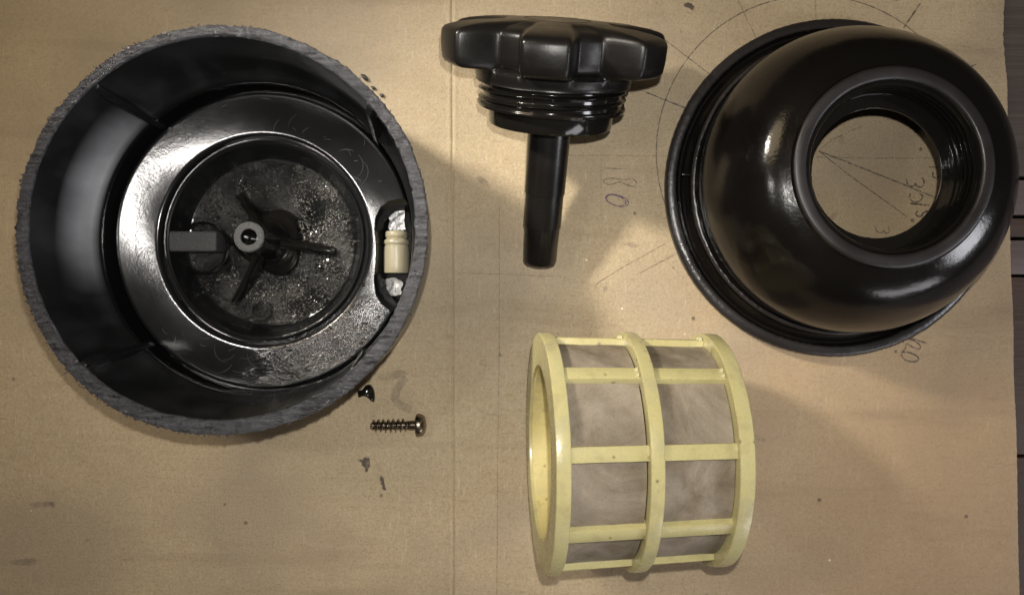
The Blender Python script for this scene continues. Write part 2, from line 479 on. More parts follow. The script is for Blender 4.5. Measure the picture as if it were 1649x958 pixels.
link('card_core', V, F, M_cardedge, card, smooth=False)

def ribbon_data(pts, wd, lift=.07, step=1.0):
    P = []
    for a, b in zip(pts, pts[1:]):
        n = max(1, int(math.dist(a, b) / step))
        for i in range(n): P.append((a[0] + (b[0] - a[0]) * i / n, a[1] + (b[1] - a[1]) * i / n))
    P.append(pts[-1]); V = []; F = []
    sd = random.random() * 50
    for i, p in enumerate(P):
        q0 = P[max(0, i - 1)]; q1 = P[min(len(P) - 1, i + 1)]
        dx, dy = q1[0] - q0[0], q1[1] - q0[1]; L = math.hypot(dx, dy) or 1
        ww = wd * (.75 + .5 * abs(N(i * .35, sd, 0)) + .2)
        if i in (0, len(P) - 1): ww *= .4
        ox, oy = -dy / L * ww / 2, dx / L * ww / 2
        jx = .05 * N(i * .4, sd, 3)
        z = max(card_h(p[0] + ox, p[1] + oy), card_h(p[0] - ox, p[1] - oy), card_h(*p)) + lift
        V.append((p[0] + ox + jx, p[1] + oy + jx, z)); V.append((p[0] - ox + jx, p[1] - oy + jx, z))
    for i in range(len(P) - 1):
        F.append((2 * i, 2 * i + 1, 2 * i + 3, 2 * i + 2))
    return V, F
def strokes(name, lines, wd, mat, label=None, smooth_it=0):
    if name == 'pencil_line' and len(lines) > 1:
        for ln in lines: strokes(name, [ln], wd, mat, label, smooth_it)
        return
    parts = []
    for ln in lines:
        pts = [B(*p) for p in ln]
        if smooth_it: pts = smooth_prof(pts, it=smooth_it)
        parts.append(ribbon_data(pts, wd))
    V, F = merge(parts)
    return link(name, V, F, mat, card, smooth=False, label=label)
cx0, cy0, rr0 = 1310, 246, 253
def arc(a0, a1, n=60, r=rr0, cx=cx0, cy=cy0): return [(cx + r * math.cos(R(a0 + (a1 - a0) * i / n)), cy - r * math.sin(R(a0 + (a1 - a0) * i / n))) for i in range(n + 1)]
strokes('pencil_arc', [arc(0, 359.9, 240)], .42, M_pencil, 'large pencilled dial circle half hidden by the dome')
strokes('pencil_line', [[(1038, 148), (1108, 176)], [(1318, 243), (1420, 283), (1530, 328)]], .50, M_pencil, 'dark pencilled spoke of the dial')
strokes('pencil_line', [[(1044, 44), (1146, 122)], [(1318, 243), (1365, 280), (1462, 350)]], .36, M_pencil)
strokes('pencil_line', [[(1306, 253), (1420, 255), (1530, 255)]], .28, M_pencil_l)
strokes('pencil_line', [[(1483, 5), (1455, 46)]], .65, M_ink)
strokes('pencil_line', [[(1572, 104), (1545, 116)]], .65, M_ink)
strokes('pencil_line', [[(1184, -10), (1218, 62)]], .32, M_pencil_l)
strokes('pencil_line', [[(1313, -8), (1315, 42)]], .32, M_pencil_l)
strokes('pencil_line', [[(958, 466), (962, 456), (1000, 432), (1072, 392)], [(1030, 440), (1090, 408)]], .42, M_pencil_l)
strokes('pencil_line', [[(1318, 243), (1340, 225), (1395, 200)]], .30, M_pencil_l)
strokes('pencil_line', [[(1060, 8), (1030, -30)], [(968, 268), (968, 352)], [(912, 250), (1106, 252)]], .22, M_pencil_l)
strokes('pencil_line', [[(738, 440), (800, 441), (905, 446)]], .22, M_pencil_l)
strokes('pencil_line', [[(804, 330), (804, 560), (802, 700), (800, 958)]], .25, M_pencil_l)
strokes('pencil_line', [[(1545, 455), (1565, 462)]], .30, M_pencil_l)
strokes('handwritten_number', [[(972, 271), (1002, 272)],
        [(972, 290), (985, 286), (1003, 291), (1018, 287), (1026, 294), (1022, 302), (1010, 298), (998, 292), (984, 298), (973, 296), (972, 290)]], .35, M_pencil, 'pencilled 180 written sideways, its first two figures', 1)
def ell(cx, cy, a, b, rot, n=24, a0=0, a1=360):
    o = []
    for i in range(n + 1):
        th = R(a0 + (a1 - a0) * i / n); x = a * math.cos(th); y = b * math.sin(th)
        o.append((cx + x * math.cos(rot) - y * math.sin(rot), cy + x * math.sin(rot) + y * math.cos(rot)))
    return o
strokes('handwritten_number', [ell(994, 323, 19, 8.5, R(16)), ell(993, 322, 16, 6.5, R(20), 20, 150, 400)], .50, M_purple, 'purple pen figure 0')
strokes('handwritten_number', [[(1495, 269), (1528, 270)], [(1503, 277), (1501, 284), (1509, 288), (1515, 281), (1522, 278)]], .5, M_ink, 'figure 15 seen through the dome opening', 1)
strokes('handwritten_number', [[(1459, 288), (1462, 299), (1473, 301), (1474, 293), (1477, 302), (1486, 301), (1489, 291), (1484, 286)],
                               [(1466, 311), (1464, 320), (1472, 326), (1482, 324), (1487, 316), (1480, 311)],
                               ], .55, M_ink, 'figure 30 seen through the dome opening', 1)
strokes('handwritten_number', [[(1466, 327), (1497, 331)], [(1466, 328), (1480, 329)], [(1478, 339), (1474, 346), (1483, 350), (1488, 341), (1500, 340)]], .7, M_ink, 'bold figure 15 at the edge of the dome opening', 1)
strokes('handwritten_number', [[(1409, 363), (1412, 374), (1421, 376), (1423, 369), (1427, 377), (1433, 374), (1431, 365)], ell(1421, 391, 10, 6, 0)], .42, M_pencil, 'figures 30 low in the dome opening', 1)
strokes('handwritten_number', [[(1456, 552), (1452, 545), (1462, 543), (1475, 547), (1493, 553)],
                               [(1462, 545), (1472, 548), (1484, 557), (1480, 563), (1468, 558), (1460, 552), (1458, 562)],
                               [(1458, 562), (1452, 568), (1452, 574), (1460, 581), (1474, 583), (1481, 578), (1476, 572), (1464, 567), (1453, 567)],
                               [(1440, 531), (1470, 544)]], .55, M_ink, 'pencilled 120 under the rim of the dome', 1)

def stain(pts, mat, label=None, name='stain'):
    P = [B(*p) for p in pts]; cx = sum(p[0] for p in P) / len(P); cy = sum(p[1] for p in P) / len(P)
    out = []
    P2 = smooth_prof(P + [P[0]], it=2)
    for x, y in P2[:-1]:
        k = 1.12 + .30 * N(x * .9, y * .9, 3); out.append((cx + (x - cx) * k, cy + (y - cy) * k))
    n = len(out); V = [(cx, cy, card_h(cx, cy) + .09)]; A = [1.0]
    for fr, al in ((.35, 1.0), (.65, .85), (.85, .4), (1.05, 0.0)):
        for x, y in out:
            xx, yy = cx + (x - cx) * fr, cy + (y - cy) * fr; V.append((xx, yy, card_h(xx, yy) + .09)); A.append(al)
    F = [(0, i + 1, (i + 1) % n + 1) for i in range(n)]
    for L in range(3):
        for i in range(n):
            j = (i + 1) % n; F.append((1 + L * n + i, 1 + L * n + j, 1 + (L + 1) * n + j, 1 + (L + 1) * n + i))
    o = link(name, V, F, mat, card, smooth=False, label=label)
    at = o.data.attributes.new('cover', 'FLOAT', 'POINT'); at.data.foreach_set('value', A)
    return o
stain([(577, 741), (584, 736), (594, 733), (597, 744), (594, 757), (590, 762), (585, 752)], M_stain, 'dark grease mark below the screw')
stain([(610, 763), (617, 764), (619, 778), (624, 790), (619, 793), (613, 782)], M_stain)
stain([(606, 742), (610, 744), (614, 762), (609, 760)], M_stain_l)
stain([(1100, 4), (1110, 2), (1119, 10), (1118, 20), (1110, 14), (1102, 13)], M_stain, 'dark mark near the top edge')
stain([(1094, 46), (1101, 48), (1100, 56), (1094, 54)], M_stain_l)
# crescent smear beside the screw
strokes('smear', [[(655, 608), (640, 622), (635, 640), (641, 650), (655, 657), (663, 659)]], 2.9, M_smear, 'grey crescent smear above the screw', 2)
for p in ([(40, 812), (60, 806), (92, 806), (88, 814), (60, 820)], [(765, 285), (775, 282), (788, 296), (786, 304), (776, 298)], [(1000, 392), (1018, 388), (1036, 400), (1018, 400)],
          [(1330, 352), (1346, 340), (1352, 348), (1340, 358)],
          [(600, 605), (640, 592), (670, 600), (640, 612), (615, 616)], [(78, 808), (86, 806), (92, 816), (84, 820)], [(10, 902), (60, 896), (66, 910), (20, 912)],
          [(1215, 700), (1232, 704), (1236, 712), (1222, 712)], [(970, 462), (978, 458), (980, 468), (972, 472)], [(1350, 222), (1356, 214), (1362, 232), (1354, 236)]):
    stain(p, M_stain_l)

# ------------------------------------------------------------ bowl (lower half of a sawn housing)
BX, BY = -89.3, 20.5
bowl = thing('housing_bowl', 'round black plastic bowl with sawn grey rim, wet gritty floor and small central hub', 'housing bowl', (BX, BY, 0))
inner = [(0, 1.2), (29.8, 1.2), (31.0, 1.7), (31.8, 3.4), (34.3, 11.0), (34.7, 12.0), (35.2, 12.25), (35.7, 12.0), (36.0, 11.0), (36.3, 9.8),
         (37.2, 9.8), (37.5, 12.6), (37.8, 12.9), (38.2, 13.3), (38.7, 13.42), (39.4, 13.45), (45, 13.5), (51.4, 13.55), (51.9, 13.55), (52.5, 13.45), (53.0, 12.9), (53.3, 12.0), (53.7, 8.0),
         (54.2, 6.8), (54.6, 6.8), (54.9, 8.0), (54.9, 19), (54.6, 22.6), (54.9, 23.6), (56.0, 25.0), (57.0, 26.8), (57.9, 29.4), (58.7, 33.6), (59.3, 39), (59.6, 47), (59.7, 59.2)]
outer = [(62.4, 59.2), (61.8, 52), (61.2, 34), (60.6, 16), (59.0, 6), (56.5, 1.8), (53, 0.35), (0, 0.35)]
def wob_r(th, k=1.0): return k * (.55 * math.sin(2 * th + .7) + .35 * math.sin(3 * th + 2.0) + .25 * math.sin(5 * th))
def ledge_s(th): return .066 + .080 * math.cos(2 * (th - R(152))) + .012 * math.sin(5 * th)
def bowl_fn(r, z, th):
    if 37.3 < r < 53.2 and z > 12.5: z = z + (r - 45) * ledge_s(th)
    if r > 54.7: r = r + wob_r(th, .6) * min(1, max(0, (z - 10) / 45))
    return r, z
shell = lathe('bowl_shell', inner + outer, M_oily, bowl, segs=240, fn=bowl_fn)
# slot in the ledge
top = [(52.7, 14.9), (49, 15.1), (44.9, 14.5), (41.6, 12.4), (39.6, 8.8), (38.9, 4.5), (39.4, 0), (39.6, -5), (39.2, -10), (38.9, -15.2), (39.8, -19.6), (42, -22.8), (45.4, -25.0), (48.9, -25.8)]
angs = [-27.5 + i * (15.5 + 27.5) / 9 for i in range(10)]
arcp = [(55.5 * math.cos(R(a)), 55.5 * math.sin(R(a))) for a in angs]
full = top + arcp
ccx, ccy = 50.5, -4.5
def lv(fx, fy, z): return [(ccx + (x - ccx) * (fx if x < ccx else 1.0 - (1 - fx) * .15), ccy + (y - ccy) * fy, z) for x, y in full]
layers = [lv(1.08, 1.04, 15.6), lv(1.0, 1.0, 14.2), lv(.93, .955, 12.8), lv(.80, .87, 9), lv(.66, .80, 3.2)]
n = len(full); V = sum(layers, []); F = []
for L in range(len(layers) - 1):
    for i in range(n):
        j = (i + 1) % n; F.append((L * n + i, L * n + j, (L + 1) * n + j, (L + 1) * n + i))
F.append(tuple(range(n))); F.append(tuple(range((len(layers) - 1) * n, len(layers) * n)))
cut = fix_normals(link('cutter', V, F, M_black, bowl))
boolean(shell, cut)
# sawn rim
def rim_fn(r, z, th):
    o = wob_r(th, .6)
    a = N(math.cos(th) * 9, math.sin(th) * 9, 1.3); b = N(math.cos(th) * 40, math.sin(th) * 40, r * .7)
    c = N(math.cos(th) * 40, math.sin(th) * 130, r * 1.3)
    if r > 62: r += .30 * a + .50 * max(0, b) + .45 * max(0, c) * (1.3 if math.sin(th) < .2 else .7)
    elif r < 59.9: r += -.35 * a * .8 - .35 * b
    if r < 60.8: r += .75 * math.sin(th - .1) + .40 * a - .25
    return r + o, z + .22 * b + .26 * c + .16 * math.sin(th * 1.0 + 2)
rp = [(59.8, 58.4), (59.4, 59.4), (59.6, 60.1), (60.0, 60.3), (60.5, 60.2), (60.9, 60.35), (61.9, 60.2), (62.7, 60.1), (63.1, 59.4), (62.6, 58.4)]
lathe('cut_rim', rp, M_sawn, bowl, segs=1100, closed=True, fn=rim_fn, angle=24)
# burrs: loose plastic fibres left by the saw
parts = []
for i in range(520):
    th = random.choice([random.gauss(R(150), .5), random.gauss(R(215), .6), random.gauss(R(255), .6), random.random() * 2 * PI])
    if N(th * 4, 3.3, 1) < -.02: continue
    r0 = 62.9 + wob_r(th, .6) + random.uniform(-.2, .3)
    p = Vector((r0 * math.cos(th), r0 * math.sin(th), 59.2 + random.uniform(-.6, 1.0)))
    L = random.uniform(.3, 1.2); d = Vector((math.cos(th + random.gauss(0, .8)), math.sin(th + random.gauss(0, .8)), random.gauss(-.1, .4)))
    pts = [p]
    for k in range(3):
        d = (d + Vector((random.gauss(0, .5), random.gauss(0, .5), random.gauss(0, .4)))).normalized(); pts.append(pts[-1] + d * L / 3)
    parts.append(tube_data(pts, [.16, .2, .15, .05], 4))
for th, L in ((R(222), 5), (R(230), 4), (R(214), 2.5), (R(47), 2), (R(42), 2.5), (R(118), 2.2), (R(128), 1.8)):
    r0 = 62.5; p = Vector((r0 * math.cos(th), r0 * math.sin(th), 59.6)); d = Vector((math.cos(th + .3), math.sin(th + .3), .05)); pts = [p]
    for k in range(5):
        d = (d + Vector((random.gauss(0, .25), random.gauss(0, .25), random.gauss(-.05, .1)))).normalized(); pts.append(pts[-1] + d * L / 5)
    parts.append(tube_data(pts, [.25, .2, .16, .12, .09, .05], 5))
for i in range(260):
    th = random.choice([random.gauss(R(165), .45), random.gauss(R(125), .2), random.gauss(R(225), .35)])
    if N(th * 9, 1.3, 4) < 0: continue
    r0 = 62.9 + wob_r(th, .6) + abs(random.gauss(0, .55)); s_ = random.uniform(.2, .5)
    p = Vector((r0 * math.cos(th), r0 * math.sin(th), 58.9 + random.uniform(-.5, .6)))
    vs = [p + Vector((random.gauss(0, s_), random.gauss(0, s_), random.gauss(0, s_ * .6))) for _ in range(5)]
    parts.append(([tuple(v_) for v_ in vs], [(0, 1, 2), (0, 3, 1), (1, 3, 2), (0, 2, 3), (1, 4, 2), (0, 4, 3)]))
V, F = merge(parts); link('saw_burrs', V, F, M_scuff, bowl, kind='stuff')
# crumbs on the rim that sparkle
parts = []
for i in range(1500):
    th = random.random() * 2 * PI; r0 = random.uniform(59.3, 62.9) + wob_r(th, .6)
    s = random.uniform(.10, .30); p = Vector((r0 * math.cos(th), r0 * math.sin(th), 60.25 + .15 * random.random()))
    vs = [p + Vector((random.gauss(0, s), random.gauss(0, s), random.gauss(0, s * .6))) for _ in range(4)]
    parts.append(([tuple(v_) for v_ in vs], [(0, 1, 2), (0, 3, 1), (1, 3, 2), (0, 2, 3)]))
V, F = merge(parts); link('saw_crumbs', V, F, M_sawn, bowl, smooth=False, kind='stuff')
# wall ribs
for a, tilt in ((131.5, 0), (40, 0), (223.5, 0), (313, 0)):
    th = R(a); V = []; F = []
    prof = [(60.6, 58.4), (59.0, 57.8), (57.4, 54), (56.3, 45), (55.2, 34), (53.9, 24), (53.3, 14), (53.6, 8.0), (55.2, 7.2), (58.5, 7.2), (60.8, 58)]
    for sgn in (-1, 1):
        for (r, z) in prof:
            hw = 1.15
            V.append((r * math.cos(th) - sgn * hw * math.sin(th), r * math.sin(th) + sgn * hw * math.cos(th), z))
    n = len(prof); F.append(tuple(range(n))); F.append(tuple(range(2 * n - 1, n - 1, -1)))
    for i in range(n): F.append((i, (i + 1) % n, n + (i + 1) % n, n + i))
    bevel(fix_normals(link('wall_rib', V, F, M_black, bowl)), .45, 3)
    pr = [(0, 9.2), (1.0, 9.1), (1.5, 8.4), (1.6, 6.6)]
    o = lathe('rib_foot', pr, M_black, bowl, segs=20); o.location = (54.2 * math.cos(th) * MM, 54.2 * math.sin(th) * MM, 0)
# floor disc with real lumps of grit
V = [(0, 0, 1.9)]; F = []; nr, ns = 120, 520
for j in range(1, nr + 1):
    r = 30.9 * j / nr
    for i in range(ns):
        th = 2 * PI * i / ns; x, y = r * math.cos(th), r * math.sin(th)
        m_ = max(0.2, N(x * .11 + 5, y * .11, 2) * 2.0 + .5)
        z = 1.9 + .9 * m_ * N(x * .8, y * .8, 0) + 1.6 * m_ * N(x * 1.6, y * 1.6, 7) + .7 * m_ * N(x * 2.9, y * 2.9, 1) + .35 * N(x * .3, y * .3, 4)
        V.append((x, y, z if j < nr else 1.3))
for i in range(ns): F.append((0, 1 + i, 1 + (i + 1) % ns))
for j in range(nr - 1):
    for i in range(ns):
        a = 1 + j * ns + i; b = 1 + j * ns + (i + 1) % ns; F.append((a, a + ns, b + ns, b))
fix_normals(link('bowl_floor', V, F, M_grit, bowl, angle=None, label='wet floor crusted with shiny grit'))
# hub, its lobed foot and fins
hp = smooth_prof([(2.5, 22), (2.6, 30.4), (2.9, 31), (4.9, 31), (5.3, 30.6), (5.5, 24), (5.9, 14), (6.8, 8), (8.4, 5.6), (10.4, 4.8), (11.6, 3.8), (12.0, 1.5)], it=1)
def hub_fn(r, z, th):
    k = max(0, min(1, (r - 6) / 7)); f = 1 + .13 * k * math.cos(3 * (th - R(60)))
    return r * f, z
lathe('hub', [(0, 21.8), (2.45, 21.8)] + hp, M_thread, bowl, segs=120, fn=hub_fn)
lathe('hub_rim', [(2.7, 30.9), (2.9, 31.25), (4.7, 31.3), (5.2, 30.9)], M_pad, bowl, segs=60, label='rough grey top face of the hub',
      fn=lambda r, z, th: (r + .1 * N(math.cos(th) * 5, math.sin(th) * 5, r), z + .12 * N(math.cos(th) * 12, math.sin(th) * 12, r)))
for a, L, bend in ((124, 22, -3), (-9, 24.8, 3), (238, 27.5, 4)):
    th0 = R(a); V = []; F = []; ns = 22; m = 9
    for i in range(ns + 1):
        f = i / ns; r = 3 + (L - 3) * f; th = th0 + R(bend) * (1 - f)
        hw = 3.0 - 1.1 * f + 1.4 * max(0, 1 - f * 3); top_ = 11 * (1 - f) ** 1.6 + 4.6
        if f > .93: k = math.sqrt(max(0.02, 1 - ((f - .93) / .07) ** 2)); hw *= k; top_ = 1.5 + (top_ - 1.5) * k
        cxp, cyp = r * math.cos(th), r * math.sin(th)
        for k in range(m):
            u = -1 + 2 * k / (m - 1); z = 1.3 + (top_ - 1.3) * (1 - abs(u) ** 3.2)
            V.append((cxp - math.sin(th) * hw * u, cyp + math.cos(th) * hw * u, z))
    for i in range(ns):
        for k in range(m - 1):
            q = i * m + k; F.append((q, q + m, q + m + 1, q + 1))
    fix_normals(link('hub_fin', V, F, M_thread, bowl))
# raised grey pad and ring
V, F = box_data(-35.6, -17.6, -3.9, 3.5, 1.0, 11.6)
bevel(link('locating_pad', V, F, M_pad, bowl, label='raised matte grey rectangular pad beside the hub'), 1.1, 3)
o = lathe('moulded_ring', [(8.7, 1.3), (8.9, 4.6), (9.3, 5.0), (9.8, 4.6), (10.0, 1.3)], M_thread, bowl, segs=90); o.location = (-25 * MM, -2.3 * MM, 0)
parts = []
V, F = lathe_data([(3.0, 1.5), (3.15, 3.1), (3.9, 3.1), (4.1, 1.5)], 40); parts.append((V, F))
for k in range(3):
    a0 = R(90 + 120 * k); a1 = R(90 + 120 * k + 80)
    parts.append(tube_data([(2.0 * math.cos(a0 + (a1 - a0) * i / 4), 2.0 * math.sin(a0 + (a1 - a0) * i / 4), 2.8) for i in range(5)], [.4, .42, .4, .4, .15], 6))
V, F = merge(parts); o = fix_normals(link('moulded_mark', V, F, M_thread, bowl, label='small round moulded mark on the floor')); o.location = (-4 * MM, -25.0 * MM, 0.0)
V, F = tube_data([(16.6, -8.6, 2.3), (18.4, -9.0, 2.5), (20.2, -9.5, 2.3)], [.5, .75, .5], 10)
link('floor_nib', V, F, M_thread, bowl)
# droplets
dp, df = lathe_data([(0, .62), (.45, .5), (.8, .22), (1, 0)], 8)
parts = []
def drop(x, y, z, s): parts.append(([(x + a * s, y + b * s, z + c * s) for a, b, c in dp], df))
for i in range(700):
    th = random.choice([random.gauss(R(190), .6), random.gauss(R(130), .5), random.random() * 2 * PI]); r = random.uniform(9, 30)
    drop(r * math.cos(th), r * math.sin(th), 1.9, abs(random.gauss(.22, .16)) + .08)
for i in range(220):
    th = random.gauss(R(-62), .5); r = random.uniform(38.5, 52); z = 13.5 + (r - 45) * ledge_s(th)
    if r * math.cos(th) > 37 and abs(r * math.sin(th)) < 26: continue
    drop(r * math.cos(th), r * math.sin(th), z - .03, abs(random.gauss(.2, .15)) + .07)
for i in range(90):
    th = random.gauss(R(-4), .25); drop(37.9 * math.cos(th), 37.9 * math.sin(th), 12.7, random.uniform(.1, .3))
V, F = merge(parts); link('water_droplets', V, F, M_thread, bowl, kind='stuff')
t = NT('pale_grit')
t.set(Base_Color=(.22, .21, .19), Roughness=.15, Specular_IOR_Level=1.0); M_grain = t.m
parts = []
for i in range(9000):
    if len(parts) >= 2600: break
    th = random.random() * 2 * PI; r = 30 * math.sqrt(random.random()); x, y = r * math.cos(th), r * math.sin(th)
    if r < 8 or (-36 < x < -15 and -12 < y < 8): continue
    m_ = N(x * .13 + 9, y * .13, 6) + .35 * (x > 6) + .3 * (y < -8)
    if random.random() > max(0, m_ * 1.8 - .25): continue
    sz = random.uniform(.05, .22); p = Vector((x, y, 2.05 + random.random() * .25))
    vs = [p + Vector((random.gauss(0, sz), random.gauss(0, sz), random.gauss(0, sz * .5))) for _ in range(4)]
    parts.append(([tuple(v_) for v_ in vs], [(0, 1, 2), (0, 3, 1), (1, 3, 2), (0, 2, 3)]))
V, F = merge(parts); link('grit_grains', V, F, M_grain, bowl, smooth=False, kind='stuff')
t = NT('pale_scratched_plastic'); t.set(Base_Color=(.10, .10, .105), Roughness=.3); M_scr = t.m
# curved tool scratches on the ledge and wall, raised whiskers of plastic
parts = []
def ledge_z(r, th): return 13.5 + (r - 45) * ledge_s(th)
def scratch(th, r, L, curv, hd, rad=.07):
    pts = []; x, y = r * math.cos(th), r * math.sin(th); h = hd
    for k in range(9):
        rr_ = math.hypot(x, y)
        if rr_ > 51.6 or rr_ < 38.8: break
        if x > 36 and -27 < y < 16.5: break
        pts.append((x, y, ledge_z(rr_, math.atan2(y, x)) + .03)); x += math.cos(h) * L / 8; y += math.sin(h) * L / 8; h += curv / 8
    if len(pts) > 3: parts.append(tube_data(pts, [rad * (.3 + .7 * math.sin(PI * (i + .5) / len(pts))) for i in range(len(pts))], 4))
for i in range(75):
    th = random.random() * 2 * PI; scratch(th, random.uniform(40, 51), random.uniform(1.2, 7), random.uniform(.3, 1.6), th + PI / 2 + random.gauss(0, .9), random.uniform(.04, .10))
for a in (150, 158, 165, 172, 178, 184, 190, 198):
    th = R(a); scratch(th - R(5), 43.5, 9.5, 2.0, th + PI * .18, .075)
for a in (245, 262, 22, 30, 34): scratch(R(a), 41, 9, 1.8, R(a) + .2, .06)
V, F = merge(parts); link('scratches', V, F, M_scr, bowl, kind='stuff')
# parting line on the wall
# pocket contents
fit = thing('outlet_fitting', 'pale cream grooved pipe fitting showing in the slot of the black bowl', 'pipe fitting', (BX + 46.9, BY - 4.5, 7.2), (R(90), 0, 0))
fp = smooth_prof([(0, 8.4), (3.6, 8.3), (4.0, 7.6), (4.0, 6.2), (3.6, 5.8), (3.6, 5.3), (4.5, 4.9), (4.5, 3.6), (4.1, 3.2), (4.1, 2.8), (4.6, 2.4), (4.6, -6.6), (4.3, -7.2), (0, -7.4)], it=1)
lathe('fitting_body', [(r, -z) for r, z in fp], M_fit, fit, segs=48)
def blob(name, cx, cy, rx, ry, z, tiltx, tilty, mat, label, seed):
    V = [(cx, cy, z + .3)]; F = []; nr, ns = 6, 40
    for j in range(1, nr + 1):
        for i in range(ns):
            th = 2 * PI * i / ns; k = (abs(math.cos(th)) ** 4 + abs(math.sin(th)) ** 4) ** -.25 * (1 + .35 * N(math.cos(th) * 1.6 + seed, math.sin(th) * 1.6, 0)) + .18 * N(math.cos(th) * 6 + seed, math.sin(th) * 6, 0)
            x = rx * k * j / nr * math.cos(th); y = ry * k * j / nr * math.sin(th)
            V.append((cx + x, cy + y, z + x * tiltx + y * tilty + .05 * (1 - (j / nr) ** 3) + .30 * N(x * .9, y * .9, seed)))
    for i in range(ns): F.append((0, 1 + i, 1 + (i + 1) % ns))
    for j in range(nr - 1):
        for i in range(ns):
            a = 1 + j * ns + i; b = 1 + j * ns + (i + 1) % ns; F.append((a, a + ns, b + ns, b))
    return fix_normals(link(name, V, F, mat, bowl, angle=None, label=label))
t = NT('silvery_wet_film')
n1 = t.noise(500, 4, .6)
t.set(Base_Color=(.16, .16, .16), Roughness=.25, Specular_IOR_Level=1.0, Metallic=.3); t.bump(n1, .5, .0006)
M_film = t.m
blob('wet_film', 46.6, 8.0, 3.0, 4.3, 5.2, -.05, .0, M_film, 'silvery wet patch above the cream fitting', 1)
blob('wet_film', 45.6, -16.6, 3.0, 3.3, 5.2, .12, -.05, M_film, 'bright wet patch below the cream fitting', 4)

# ------------------------------------------------------------ dome (upper half of the housing)
DX, DY = 118.8, 40.5
dome = thing('housing_dome', 'black glossy dome shaped housing half standing open, cardboard visible through its round neck', 'housing dome', (DX, DY, 0))
neck_out = [(27.2, 57.0), (31.0, 57.0)]
body = [(31.4, 56.5), (31.9, 55.4), (33.2, 54.9), (36.6, 53.6), (40.2, 51.4), (44.2, 47.0), (48.6, 39.5), (51.6, 32), (52.9, 26), (52.7, 20.5), (52.2, 15), (51.9, 12.8), (51.9, 11.2)]
body = [body[0]] + smooth_prof(body[1:], it=2)
flange = [(52.4, 10.9), (52.7, 11.8), (53.5, 11.9), (53.9, 11.3), (54.1, 5.0), (54.6, 4.2), (57.4, 4.2), (58.1, 5.0), (58.4, 5.7), (59, 5.9), (61.2, 5.6), (62.0, 5.0), (62.1, 3.2), (61.9, .1)]
inside = [(58.5, .1), (56, 6), (52, 9), (50.0, 20), (48, 29), (44.5, 36), (39.5, 43.5), (34, 49), (29.5, 50.5), (27.6, 41.6), (25.4, 41.2), (21.8, 41.2), (21.2, 41.8), (21.2, 42.8), (21.8, 43.3), (25.3, 43.5)]
tube = [(25.7, 44.2)]
z = 44.6
for i in range(4):
    tube += [(25.8, z), (25.8, z + 1.2), (25.55, z + 1.7), (25.55, z + 1.9), (25.9, z + 2.4)]; z += 2.7
tube += [(26.6, 55.0), (27.2, 56.4)]
def dome_fn(r, z, th):
    if z < 12 and r > 52.2: r += .12 * N(math.cos(th) * 8, math.sin(th) * 8, z * .3) + (.10 * N(math.cos(th) * 60, math.sin(th) * 60, z) if z > 4.5 else 0)
    if 25.1 < r < 26.2 and z > 44: z += (th / (2 * PI)) * 0
    return r, z
lathe('dome_shell', body + flange + inside, M_dome, dome, segs=256, fn=dome_fn, angle=40)
lathe('neck_tube', [(21.25, 43.32), (25.3, 43.52)] + tube + [(27.8, 56.9)], M_thread, dome, segs=200, angle=50,
      fn=lambda r, z, th: (r + .10 * N(math.cos(th) * 14, math.sin(th) * 14, z * .5) * (1 if r > 25 else 1.2) + (.35 * max(0, N(math.cos(th) * 20, math.sin(th) * 20, 3) - .32) * -1 if r < 22 else 0), z))
M_rimring = mat_black('dull_neck_ring', .40, (.012, .0105, .0108), 1.2)
M_flange = mat_black('scuffed_flange', .30, (.012, .0105, .0105), 3.0)
lathe('neck_rim', [(27.2, 56.3), (27.6, 57.0), (28.1, 57.25), (30.5, 57.2), (31.2, 56.9), (31.5, 56.2)], M_rimring, dome, segs=200, angle=60, label='flat dull grey ring around the neck opening')
lathe('flange_edge', [(58.3, 5.3), (58.6, 5.95), (59.2, 6.15), (61.2, 5.9), (62.1, 5.2), (62.3, 3.6), (62.2, 2.4)], M_flange, dome, segs=400, angle=60, label='scuffed dark edge of the flange',
      fn=lambda r, z, th: (r + .18 * N(math.cos(th) * 40, math.sin(th) * 40, 0), z + .10 * N(math.cos(th) * 90, math.sin(th) * 90, r)))
lathe('locating_ridge', [(52.6, 11.6), (52.9, 12.25), (53.5, 12.25), (53.9, 11.9), (54.05, 11)], M_flange, dome, segs=400, angle=60,
      fn=lambda r, z, th: (r + .10 * N(math.cos(th) * 30, math.sin(th) * 30, 0), z + .15 * N(math.cos(th) * 60, math.sin(th) * 60, r)))
th = R(176); V, F = box_data(52.6, 57.2, -.35, .35, 4.4, 11.7)
o = link('rim_tooth', V, F, M_thread, dome); o.rotation_euler = (0, 0, th); bevel(o, .25, 2)

# ------------------------------------------------------------ screw cap with stem
t_ = R(21.4); yaw = R(3.6)
zax = Vector((math.sin(yaw) * math.cos(t_), math.cos(yaw) * math.cos(t_), math.sin(t_))).normalized()
xax = Vector((math.cos(yaw), -math.sin(yaw), 0)).normalized(); yax = zax.cross(xax).normalized()
rot = Matrix((xax, yax, zax)).transposed().to_euler()
cap = thing('star_knob_plug', 'black star shaped screw cap lying on its side with a long tapered stem', 'cap', (14.4, 81.6, 35.0), rot)
def sstep(x): x = max(0, min(1, x)); return x * x * (3 - 2 * x)
TH0 = R(84)
def Lr(th, k=1.0):
    c = math.cos(6 * (th - TH0)); f = min(1, sstep((c + .66) / 1.35) * 1.10)
    return 25.6 + (38.6 - 25.6) * f * k
